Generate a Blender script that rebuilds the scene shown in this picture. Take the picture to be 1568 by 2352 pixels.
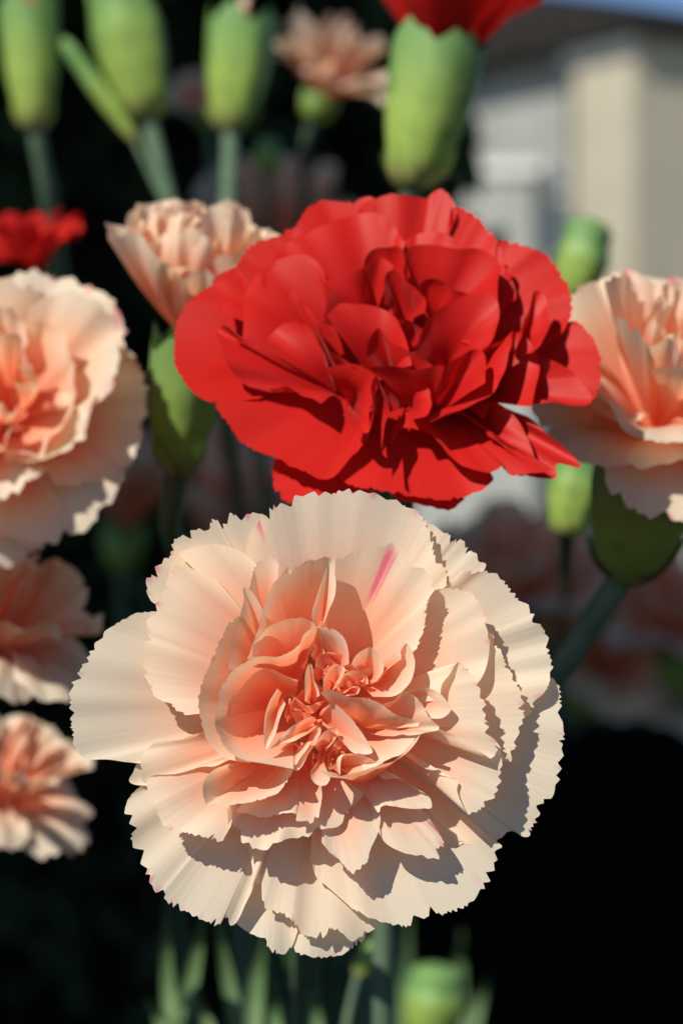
import bpy, math, random
import numpy as np
from mathutils import Vector, Matrix, Quaternion

# ------------------------------------------------------------------ camera, sky, sun, exposure
sc = bpy.context.scene
for o in list(bpy.data.objects): bpy.data.objects.remove(o)
col = sc.collection
D = 0.30                      # metres from lens to the front bloom
PX = 0.047e-3                 # metres per picture unit (1568 units across) at the front bloom
CZ = 0.50                     # lens height above the soil
cam_d = bpy.data.cameras.new('camera'); cam = bpy.data.objects.new('camera', cam_d); col.objects.link(cam)
cam.location = (0, -D, CZ); cam.rotation_euler = (math.radians(90), 0, 0)
cam_d.sensor_fit = 'HORIZONTAL'; cam_d.sensor_width = 14.9
cam_d.lens = 14.9 * D / (1568 * PX)
cam_d.clip_start = 0.01; cam_d.clip_end = 500
cam_d.dof.use_dof = True; cam_d.dof.focus_distance = D - 0.0015; cam_d.dof.aperture_fstop = cam_d.lens / 3.7
cam_d.dof.aperture_blades = 0
sc.camera = cam

SUNV = Vector((-0.66, -1.0, 0.98)).normalized()      # towards the sun
w = bpy.data.worlds.new('World'); sc.world = w; w.use_nodes = True
nt = w.node_tree; nt.nodes.clear()
sky = nt.nodes.new('ShaderNodeTexSky'); sky.sky_type = 'NISHITA'; sky.sun_disc = False
sky.sun_elevation = math.asin(SUNV.z); sky.sun_rotation = math.atan2(SUNV.x, SUNV.y)
sky.air_density = 1.0; sky.dust_density = 0.1; sky.ozone_density = 5.0; sky.altitude = 2500
bg = nt.nodes.new('ShaderNodeBackground'); bg.inputs['Strength'].default_value = 0.085
wo = nt.nodes.new('ShaderNodeOutputWorld')
nt.links.new(sky.outputs[0], bg.inputs[0]); nt.links.new(bg.outputs[0], wo.inputs[0])
sl = bpy.data.lights.new('sun', 'SUN'); sl.energy = 5.0; sl.angle = math.radians(0.5); sl.color = (1.0, 0.92, 0.79)
so = bpy.data.objects.new('sun', sl); col.objects.link(so); so.location = (-1, -2, 3)
so.rotation_euler = SUNV.to_track_quat('Z', 'Y').to_euler()
sc.view_settings.view_transform = 'Standard'; sc.view_settings.look = 'None'
sc.view_settings.exposure = 0.24; sc.view_settings.gamma = 1.0
sc.render.engine = 'CYCLES'
sc.cycles.use_denoising = True
sc.cycles.max_bounces = 10; sc.cycles.diffuse_bounces = 8; sc.cycles.transmission_bounces = 8
sc.cycles.sample_clamp_indirect = 8

# ------------------------------------------------------------------ helpers
def W(X, Y, h):
    """picture units and height towards the lens -> metres"""
    d = D - h * PX
    return Vector(((X - 784) * PX * d / D, -h * PX, CZ - (Y - 1176) * PX * d / D))
def WD(X, Y, dz):
    d = D + dz
    return Vector(((X - 784) * PX * d / D, dz, CZ - (Y - 1176) * PX * d / D))
def Warr(A):
    d = D - A[..., 2] * PX
    return np.stack([(A[..., 0] - 784) * PX * d / D, -A[..., 2] * PX, CZ - (A[..., 1] - 1176) * PX * d / D], -1)

def link(name, me, mat, parent=None):
    o = bpy.data.objects.new(name, me); col.objects.link(o)
    if mat and not me.materials: me.materials.append(mat)
    if parent: o.parent = parent
    return o
def tag(o, label, cat, group=None, kind=None):
    if label: o['label'] = label
    if cat: o['category'] = cat
    if group: o['group'] = group
    if kind: o['kind'] = kind
    return o
def empty(name, loc, label, cat, group=None):
    o = bpy.data.objects.new(name, None); col.objects.link(o); o.location = loc; o.empty_display_size = 0.01
    return tag(o, label, cat, group)

def grid_mesh(name, V, uv, attrs=None, wrap=False):
    """V: (nu, nv, 3) metres"""
    nu, nv = V.shape[:2]
    idx = np.arange(nu * nv).reshape(nu, nv)
    if wrap: idx = np.concatenate([idx, idx[:1]], 0)
    q = np.stack([idx[:-1, :-1], idx[1:, :-1], idx[1:, 1:], idx[:-1, 1:]], -1).reshape(-1, 4)
    me = bpy.data.meshes.new(name)
    me.vertices.add(nu * nv); me.vertices.foreach_set('co', V.reshape(-1).astype(np.float32))
    me.loops.add(q.size); me.loops.foreach_set('vertex_index', q.reshape(-1).astype(np.int32))
    me.polygons.add(len(q)); me.polygons.foreach_set('loop_start', np.arange(0, q.size, 4, dtype=np.int32))
    me.polygons.foreach_set('use_smooth', np.ones(len(q), dtype=bool))
    me.update(calc_edges=True)
    l = me.uv_layers.new(name='UVMap')
    l.data.foreach_set('uv', uv.reshape(-1, 2)[q.reshape(-1)].reshape(-1).astype(np.float32))
    for k, a in (attrs or {}).items():
        at = me.attributes.new(k, 'FLOAT', 'POINT'); at.data.foreach_set('value', np.asarray(a, dtype=np.float32).reshape(-1))
    return me

def poly_mesh(name, verts, faces, smooth=False):
    me = bpy.data.meshes.new(name); me.from_pydata([tuple(v) for v in verts], [], faces); me.update()
    if smooth:
        for p in me.polygons: p.use_smooth = True
    return me
def box_mesh(name, c, s, rz=0.0):
    R = Matrix.Rotation(rz, 3, 'Z'); c = Vector(c)
    vs = [c + R @ Vector((x * s[0] / 2, y * s[1] / 2, z * s[2] / 2)) for x in (-1, 1) for y in (-1, 1) for z in (-1, 1)]
    return poly_mesh(name, vs, [(0, 1, 3, 2), (4, 6, 7, 5), (0, 4, 5, 1), (2, 3, 7, 6), (0, 2, 6, 4), (1, 5, 7, 3)])

def frame_of(t):
    t = t.normalized(); a = Vector((0, 0, 1)) if abs(t.z) < .9 else Vector((1, 0, 0))
    x = t.cross(a).normalized(); return x, t.cross(x).normalized()
def bez(pts, n):
    """Catmull-Rom through points (Vectors)"""
    P = [pts[0] * 2 - pts[1]] + list(pts) + [pts[-1] * 2 - pts[-2]]
    T = [0.0]
    for a, b in zip(P, P[1:]): T.append(T[-1] + max(1e-6, (b - a).length) ** .5)
    out = []
    lens = [(b - a).length for a, b in zip(pts, pts[1:])]; tot = sum(lens)
    for i in range(n):
        q = i / (n - 1) * tot; k = 0
        while k < len(lens) - 1 and q > lens[k]: q -= lens[k]; k += 1
        t0, t1, t2, t3 = T[k:k + 4]; t = t1 + (t2 - t1) * min(1, q / lens[k]); a, b, c, d = P[k:k + 4]
        A1 = a * ((t1 - t) / (t1 - t0)) + b * ((t - t0) / (t1 - t0)); A2 = b * ((t2 - t) / (t2 - t1)) + c * ((t - t1) / (t2 - t1)); A3 = c * ((t3 - t) / (t3 - t2)) + d * ((t - t2) / (t3 - t2))
        B1 = A1 * ((t2 - t) / (t2 - t0)) + A2 * ((t - t0) / (t2 - t0)); B2 = A2 * ((t3 - t) / (t3 - t1)) + A3 * ((t - t1) / (t3 - t1))
        out.append(B1 * ((t2 - t) / (t2 - t1)) + B2 * ((t - t1) / (t2 - t1)))
    return out
def tube_mesh(name, pts, radii, org, nseg=14, n=24):
    C = bez(pts, n); V = np.zeros((nseg, n, 3)); uv = np.zeros((nseg, n, 2))
    x = None
    for j, c in enumerate(C):
        t = (C[min(j + 1, n - 1)] - C[max(j - 1, 0)]).normalized()
        if x is None: x, y = frame_of(t)
        else:
            x = (x - t * x.dot(t)).normalized(); y = t.cross(x)
        f = j / (n - 1) * (len(radii) - 1); k = min(int(f), len(radii) - 2) if len(radii) > 1 else 0
        r = radii[k] + (radii[k + 1] - radii[k]) * (f - k) if len(radii) > 1 else radii[0]
        for i in range(nseg):
            a = 2 * math.pi * i / nseg
            p = c + x * (r * math.cos(a)) + y * (r * math.sin(a)) - org
            V[i, j] = p; uv[i, j] = (i / nseg, j / (n - 1))
    return grid_mesh(name, V, uv, wrap=True)

# ------------------------------------------------------------------ materials
def new_mat(name):
    m = bpy.data.materials.new(name); m.use_nodes = True; n = m.node_tree; n.nodes.clear()
    return m, n, n.nodes.new('ShaderNodeOutputMaterial')
def nd(n, t, **kw):
    x = n.nodes.new(t)
    for k, v in kw.items(): setattr(x, k, v)
    return x
def mth(n, op, a, b=None, c=None, clamp=False):
    x = nd(n, 'ShaderNodeMath', operation=op); x.use_clamp = clamp
    for i, v in enumerate((a, b, c)):
        if v is None: continue
        if isinstance(v, (int, float)): x.inputs[i].default_value = v
        else: n.links.new(v, x.inputs[i])
    return x.outputs[0]
def mixc(n, f, a, b, mode='MIX'):
    x = nd(n, 'ShaderNodeMix', data_type='RGBA', blend_type=mode)
    for s, v in ((x.inputs[0], f), (x.inputs[6], a), (x.inputs[7], b)):
        if isinstance(v, (int, float)): s.default_value = v
        elif isinstance(v, tuple): s.default_value = (*v, 1)
        else: n.links.new(v, s)
    return x.outputs[2]
def smooth(n, v, lo, hi):
    x = nd(n, 'ShaderNodeMapRange', interpolation_type='SMOOTHSTEP')
    for s, q in ((x.inputs['Value'], v), (x.inputs['From Min'], lo), (x.inputs['From Max'], hi)):
        if isinstance(q, (int, float)): s.default_value = q
        else: n.links.new(q, s)
    return x.outputs[0]

def petal_material(name, deep, mid, pale, pinkc, transl, trans_tint, spec, vein=1.0):
    m, n, out = new_mat(name); L = n.links.new
    uv = nd(n, 'ShaderNodeUVMap'); sp = nd(n, 'ShaderNodeSeparateXYZ'); L(uv.outputs[0], sp.inputs[0])
    u, v = sp.outputs[0], sp.outputs[1]
    tone = nd(n, 'ShaderNodeAttribute', attribute_name='tone').outputs['Fac']
    pink = nd(n, 'ShaderNodeAttribute', attribute_name='pink').outputs['Fac']
    oi = nd(n, 'ShaderNodeObjectInfo').outputs['Random']
    cb = nd(n, 'ShaderNodeCombineXYZ'); L(u, cb.inputs[0]); L(mth(n, 'MULTIPLY', v, 0.9), cb.inputs[1]); L(mth(n, 'MULTIPLY', oi, 40), cb.inputs[2])
    def noise(vec, scale, detail=2, rough=.55):
        x = nd(n, 'ShaderNodeTexNoise'); x.inputs['Scale'].default_value = scale
        x.inputs['Detail'].default_value = detail; x.inputs['Roughness'].default_value = rough; L(vec, x.inputs['Vector']); return x.outputs['Fac']
    vm = nd(n, 'ShaderNodeVectorMath', operation='MULTIPLY'); vm.inputs[1].default_value = (24, 1.6, 1); L(cb.outputs[0], vm.inputs[0])
    vein_n = noise(vm.outputs[0], 1.0, 3)
    vm2 = nd(n, 'ShaderNodeVectorMath', operation='MULTIPLY'); vm2.inputs[1].default_value = (2.2, 1.6, 1); L(cb.outputs[0], vm2.inputs[0])
    blot = noise(vm2.outputs[0], 1.0, 2)
    geo = nd(n, 'ShaderNodeTexCoord')
    grain = noise(geo.outputs['Object'], 5200, 2, .6)
    # colour along the petal: deep at the claw, pale towards the fringe
    vv = mth(n, 'ADD', v, mth(n, 'MULTIPLY_ADD', vein_n, 0.06, -0.03))
    vv = mth(n, 'ADD', vv, mth(n, 'MULTIPLY_ADD', blot, 0.16, -0.08))
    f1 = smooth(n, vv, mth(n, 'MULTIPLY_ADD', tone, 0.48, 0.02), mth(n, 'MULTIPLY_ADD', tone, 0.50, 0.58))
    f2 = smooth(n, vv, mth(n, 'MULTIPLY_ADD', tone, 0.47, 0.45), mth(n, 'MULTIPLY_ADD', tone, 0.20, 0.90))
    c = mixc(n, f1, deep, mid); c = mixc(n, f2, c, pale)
    c = mixc(n, pink, c, pinkc)
    sh = nd(n, 'ShaderNodeMapRange'); sh.inputs['To Min'].default_value = 0.975; sh.inputs['To Max'].default_value = 1.015
    sh.inputs['From Min'].default_value = .3; sh.inputs['From Max'].default_value = .7
    L(vein_n, sh.inputs['Value'])
    c = mixc(n, 1.0, c, nd_val(n, sh.outputs[0]), 'MULTIPLY')
    b1 = nd(n, 'ShaderNodeBump'); b1.inputs['Strength'].default_value = 0.18 * vein; b1.inputs['Distance'].default_value = 0.00007; L(vein_n, b1.inputs['Height'])
    b2 = nd(n, 'ShaderNodeBump'); b2.inputs['Strength'].default_value = 0.22; b2.inputs['Distance'].default_value = 0.00006; L(grain, b2.inputs['Height']); L(b1.outputs[0], b2.inputs['Normal'])
    p = nd(n, 'ShaderNodeBsdfPrincipled'); L(c, p.inputs['Base Color']); L(b2.outputs[0], p.inputs['Normal'])
    p.inputs['Roughness'].default_value = 0.5; p.inputs['Specular IOR Level'].default_value = spec
    p.inputs['Sheen Weight'].default_value = 0.08; p.inputs['Sheen Roughness'].default_value = 0.4
    t = nd(n, 'ShaderNodeBsdfTranslucent'); L(mixc(n, 1.0, c, trans_tint, 'MULTIPLY'), t.inputs['Color']); L(b1.outputs[0], t.inputs['Normal'])
    mx = nd(n, 'ShaderNodeMixShader'); mx.inputs[0].default_value = transl
    L(p.outputs[0], mx.inputs[1]); L(t.outputs[0], mx.inputs[2]); L(mx.outputs[0], out.inputs[0])
    return m
def nd_val(n, s):
    x = nd(n, 'ShaderNodeCombineColor'); 
    for i in range(3): n.links.new(s, x.inputs[i])
    return x.outputs[0]

PEACH = petal_material('peach_petal', (0.96, 0.42, 0.25), (0.94, 0.62, 0.45), (0.91, 0.81, 0.655), (0.88, 0.12, 0.30), 0.50, (1.0, 0.82, 0.68), 0.20)
RED = petal_material('red_petal', (0.46, 0.008, 0.007), (0.54, 0.012, 0.010), (0.56, 0.015, 0.012), (0.5, 0.02, 0.02), 0.34, (1.0, 0.8, 0.75), 0.24, 1.0)

def plain(name, c1, c2, scale, rough=.6, spec=.3, bump=0.0, bdist=.001, detail=4, stretch=(1, 1, 1)):
    m, n, out = new_mat(name); L = n.links.new
    tc = nd(n, 'ShaderNodeTexCoord'); mp = nd(n, 'ShaderNodeMapping'); mp.inputs['Scale'].default_value = stretch
    L(tc.outputs['Object'], mp.inputs[0])
    x = nd(n, 'ShaderNodeTexNoise'); x.inputs['Scale'].default_value = scale; x.inputs['Detail'].default_value = detail; L(mp.outputs[0], x.inputs['Vector'])
    c = mixc(n, smooth(n, x.outputs['Fac'], .3, .7), c1, c2)
    p = nd(n, 'ShaderNodeBsdfPrincipled'); L(c, p.inputs['Base Color']); p.inputs['Roughness'].default_value = rough; p.inputs['Specular IOR Level'].default_value = spec
    if bump:
        b = nd(n, 'ShaderNodeBump'); b.inputs['Strength'].default_value = bump; b.inputs['Distance'].default_value = bdist
        L(x.outputs['Fac'], b.inputs['Height']); L(b.outputs[0], p.inputs['Normal'])
    L(p.outputs[0], out.inputs[0]); return m

def calyx_material():
    m, n, out = new_mat('calyx_green'); L = n.links.new
    uv = nd(n, 'ShaderNodeUVMap'); sp = nd(n, 'ShaderNodeSeparateXYZ'); L(uv.outputs[0], sp.inputs[0])
    vm = nd(n, 'ShaderNodeVectorMath', operation='MULTIPLY'); vm.inputs[1].default_value = (46, 2.0, 1); L(uv.outputs[0], vm.inputs[0])
    x = nd(n, 'ShaderNodeTexNoise'); x.inputs['Scale'].default_value = 1.0; L(vm.outputs[0], x.inputs['Vector'])
    v = mth(n, 'ADD', sp.outputs[1], mth(n, 'MULTIPLY_ADD', x.outputs['Fac'], .2, -.1))
    c = mixc(n, smooth(n, v, 0.0, .22), (0.36, 0.34, 0.12), (0.30, 0.43, 0.09))
    c = mixc(n, smooth(n, v, .3, .95), c, (0.15, 0.30, 0.10))
    vm3 = nd(n, 'ShaderNodeVectorMath', operation='MULTIPLY'); vm3.inputs[1].default_value = (7, 2.4, 1); L(uv.outputs[0], vm3.inputs[0])
    x3 = nd(n, 'ShaderNodeTexNoise'); x3.inputs['Scale'].default_value = 1.0; x3.inputs['Detail'].default_value = 3; L(vm3.outputs[0], x3.inputs['Vector'])
    c = mixc(n, mth(n, 'MULTIPLY', smooth(n, x3.outputs['Fac'], .48, .72), .7), c, (0.10, 0.21, 0.055))
    p = nd(n, 'ShaderNodeBsdfPrincipled'); L(c, p.inputs['Base Color']); p.inputs['Roughness'].default_value = .5; p.inputs['Specular IOR Level'].default_value = .3
    b = nd(n, 'ShaderNodeBump'); b.inputs['Strength'].default_value = .3; b.inputs['Distance'].default_value = .0002; L(x.outputs['Fac'], b.inputs['Height']); L(b.outputs[0], p.inputs['Normal'])
    t = nd(n, 'ShaderNodeBsdfTranslucent'); L(c, t.inputs[0]); mx = nd(n, 'ShaderNodeMixShader'); mx.inputs[0].default_value = .15
    L(p.outputs[0], mx.inputs[1]); L(t.outputs[0], mx.inputs[2]); L(mx.outputs[0], out.inputs[0]); return m
CALYX = calyx_material()
STEM = plain('glaucous_stem', (0.075, 0.135, 0.085), (0.12, 0.19, 0.12), 160, .6, .25)
LEAF = plain('glaucous_leaf', (0.07, 0.14, 0.06), (0.11, 0.19, 0.075), 120, .55, .3)
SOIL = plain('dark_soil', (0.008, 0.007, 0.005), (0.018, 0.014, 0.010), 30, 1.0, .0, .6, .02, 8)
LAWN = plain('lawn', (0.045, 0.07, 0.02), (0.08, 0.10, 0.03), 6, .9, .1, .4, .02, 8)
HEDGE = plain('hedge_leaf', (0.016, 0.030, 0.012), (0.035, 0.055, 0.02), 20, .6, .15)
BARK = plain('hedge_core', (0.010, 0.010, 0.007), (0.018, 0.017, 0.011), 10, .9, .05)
CREAM = plain('cream_render', (0.36, 0.335, 0.26), (0.40, 0.37, 0.29), 1.2, .9, .1)
GREYW = plain('grey_render', (0.26, 0.27, 0.255), (0.31, 0.32, 0.30), 1.2, .9, .1)
SLATE = plain('dark_slate', (0.012, 0.011, 0.010), (0.022, 0.020, 0.018), 3, .8, .1)
GLASS = plain('window_glass', (0.07, 0.10, 0.10), (0.12, 0.15, 0.15), 2, .2, .5)
WHITE = plain('white_trim', (0.55, 0.56, 0.54), (0.62, 0.62, 0.60), 3, .6, .3)

# ------------------------------------------------------------------ ground, lawn, far house, hedge, added shade roof
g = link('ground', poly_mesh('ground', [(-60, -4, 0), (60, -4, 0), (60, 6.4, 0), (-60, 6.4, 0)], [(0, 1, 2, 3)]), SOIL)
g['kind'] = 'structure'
g = link('lawn', poly_mesh('lawn', [(-200, 6.4, 0.0), (200, 6.4, 0.0), (200, 13, 0.0), (-200, 13, 0.0)], [(0, 1, 2, 3)]), LAWN)
g['kind'] = 'structure'

g = link('driveway', poly_mesh('driveway', [(-200, 13, 0.0), (200, 13, 0.0), (200, 400, 0.0), (-200, 400, 0.0)], [(0, 1, 2, 3)]), GREYW)
g['kind'] = 'structure'

def house():
    dz = 40.0
    c0 = WD(1455, 84, dz); H = c0.z                     # the corner under the eaves
    base = Vector((c0.x, c0.y, 0))
    hs = empty('house', base, 'cream rendered house with dark overhanging roof behind the flowers', 'house')
    a = math.radians(58); lx = Vector((-math.cos(a), math.sin(a), 0)); rx = Vector((math.sin(a), math.cos(a), 0))
    def slab(p, q, z0, z1, th, nrm):
        vs = [p, q, q + nrm * th, p + nrm * th]
        return [Vector((v.x, v.y, z)) for z in (z0, z1) for v in vs]
    F = [(0, 3, 2, 1), (4, 5, 6, 7), (0, 1, 5, 4), (1, 2, 6, 5), (2, 3, 7, 6), (3, 0, 4, 7)]
    O = Vector((0, 0, 0)); n_l = rx; n_r = lx
    link('wall', poly_mesh('wall', slab(O, lx * 1.45, 0, H, .3, n_l), F), CREAM, hs)
    link('wall', poly_mesh('wall', slab(rx * .305, rx * 9, 0, H, .3, n_r), F), CREAM, hs)
    # left part of the long front, set back and grey
    link('wall', poly_mesh('wall', slab(lx * 1.46 + rx * .25, lx * 7 + rx * .25, 0, H, .3, n_l), F), GREYW, hs)
    # roof: wide dark eaves and slope
    e = .32; c = -lx * e - rx * e
    rv = [c, lx * 8 - rx * e, lx * 8 + rx * 10, -lx * e + rx * 10]
    pk = 1.7
    vs = [Vector((v.x, v.y, H - .02)) for v in rv] + [Vector((v.x, v.y, H + .20)) for v in rv] + [WD(1060, -45, 44) - base, WD(1060, -45, 44) - base + rx * 3]
    rf = link('roof', poly_mesh('roof', vs, [(0, 1, 2, 3), (0, 4, 5, 1), (1, 5, 6, 2), (2, 6, 7, 3), (3, 7, 4, 0), (4, 8, 5), (5, 8, 9, 6), (6, 9, 7), (7, 9, 8, 4)]), SLATE, hs)
    link('soffit_board', poly_mesh('soffit_board', slab(-lx * .1 - rx * .12, lx * 1.6 - rx * .12, H - .20, H - .03, .11, n_l), F), WHITE, hs)
    # windows and downpipe on the grey part
    for s0, s1, z0, z1 in ((1.75, 2.35, 4.3, 5.35), (1.75, 2.35, 1.6, 2.9), (3.3, 4.3, 4.2, 5.4)):
        wd = link('window', poly_mesh('window', slab(lx * s0 + rx * .2, lx * s1 + rx * .2, z0, z1, .04, n_l), F), WHITE, hs)
        link('pane', poly_mesh('pane', slab(lx * (s0 + .1) + rx * .18, lx * (s1 - .1) + rx * .18, z0 + .1, z1 - .1, .015, n_l), F), GLASS, wd)
    p0 = lx * 1.62 + rx * .12
    link('downpipe', tube_mesh('downpipe', [p0, p0 + Vector((0, 0, H - .3))], [.07, .07], O, 10, 6), SLATE, hs)
    # low grey garage standing in front on the left
    q = WD(1225, 350, 36.0) - base; gz = WD(1225, 400, 36.0).z
    gl = link('garage_wall', poly_mesh('garage_wall', slab(Vector((q.x, q.y, 0)), Vector((q.x, q.y, 0)) + Vector((-6, 1.0, 0)), 0, gz, 2.2, Vector((.2, 1, 0)).normalized()), F), GREYW, hs)
    link('garage_roof', poly_mesh('garage_roof', slab(Vector((q.x + .1, q.y - .12, 0)), Vector((q.x, q.y - .12, 0)) + Vector((-6.2, 1.0, 0)), gz + .003, gz + .16, 2.5, Vector((.2, 1, 0)).normalized()), F), WHITE, hs)
house()

rng = random.Random(5)
def leaf_cloud(name, pts, size, mat, parent, seed):
    r = random.Random(seed); vs, fs = [], []
    for p in pts:
        q = Quaternion(Vector((r.gauss(0, 1), r.gauss(0, 1), r.gauss(0, 1))).normalized(), r.uniform(0, 6.28))
        s = size * r.uniform(.6, 1.3); k = len(vs)
        for a, b, c in ((0, -1, 0), (.42, -.2, .1), (.3, .5, .06), (0, 1, -.05), (-.3, .5, .06), (-.42, -.2, .1)):
            vs.append(p + q @ Vector((a * s, b * s, c * s)))
        fs += [(k, k + 1, k + 2, k + 3), (k, k + 3, k + 4, k + 5)]
    return link(name, poly_mesh(name, vs, fs), mat, parent)
def hedge():
    r = random.Random(8)
    hb = Vector((-1.0, 1.55, 0))
    h = empty('hedge', hb, 'dense dark evergreen hedge in deep shade behind the buds', 'hedge')
    XR = WD(1000, 0, 1.25).x
    pts = []
    for i in range(11000):
        z = r.uniform(0.02, 1.25); y = 1.25 + abs(r.gauss(0, .07))
        edge = XR + .018 * math.sin(z * 23) + .012 * math.sin(z * 61 + 1)
        if .60 < z < .78: edge += .030 * math.exp(-((z - .69) / .05) ** 2)
        if z < .44: edge = XR - .02
        x = edge - abs(r.gauss(0, 1)) * .03 if r.random() < .12 else r.uniform(-1.4, edge)
        pts.append(Vector((x, y, z)) - hb)
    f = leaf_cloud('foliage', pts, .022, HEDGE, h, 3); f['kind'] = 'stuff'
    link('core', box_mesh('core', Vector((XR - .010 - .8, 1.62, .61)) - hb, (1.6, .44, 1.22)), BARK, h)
hedge()

def added_shade():
    zt = 2.6
    o = empty('added_shade_roof', (-1.5, 1.0, zt), 'flat dark roof slab added overhead, out of view, to shade the background', 'roof')
    # unseen roof added so its shadow covers the soil and hedge behind
    k = (zt - 0.5) / SUNV.z
    off = Vector((SUNV.x * k, SUNV.y * k, 0))
    x0, x1, y0, y1 = -2.8, 4.2, 0.64, 9.0
    c = Vector(((x0 + x1) / 2, (y0 + y1) / 2, zt)) + off - o.location; c.z = 0
    link('shade_deck', box_mesh('shade_deck', c, (x1 - x0, y1 - y0, .06)), SLATE, o)
    link('shade_lip', box_mesh('shade_lip', c + Vector((0, -(y1 - y0) / 2 - .016, -.02)), (x1 - x0, .03, .14)), SLATE, o)
    for sx in (-1, 1):
        for sy in (-1, 1):
            p = c + Vector((sx * ((x1 - x0) / 2 - .1), sy * ((y1 - y0) / 2 - .1), -zt / 2 - .02))
            link('shade_post', box_mesh('shade_post', p, (.09, .09, zt - .02)), SLATE, o)
added_shade()

# ------------------------------------------------------------------ petals
def crom(P, n):
    """uniform arc-length resample of a Catmull-Rom through rows of P"""
    P = np.asarray(P, float); m = len(P)
    E = np.vstack([2 * P[0] - P[1], P, 2 * P[-1] - P[-2]])
    T = []
    for k in range(m - 1):
        a, b, c, d = E[k], E[k + 1], E[k + 2], E[k + 3]
        for t in np.linspace(0, 1, 16, endpoint=False):
            T.append(0.5 * (2 * b + (c - a) * t + (2 * a - 5 * b + 4 * c - d) * t * t + (3 * b - a - 3 * c + d) * t ** 3))
    T.append(P[-1]); T = np.array(T)
    s = np.concatenate([[0], np.cumsum(np.linalg.norm(np.diff(T[:, :3], axis=0), axis=1))])
    q = np.linspace(0, s[-1], n)
    return np.stack([np.interp(q, s, T[:, i]) for i in range(T.shape[1])], -1), q
def arc_len(P):
    P = np.asarray(P, float); return float(np.linalg.norm(np.diff(P[:, :3], axis=0), axis=1).sum()) * 1.05

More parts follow.
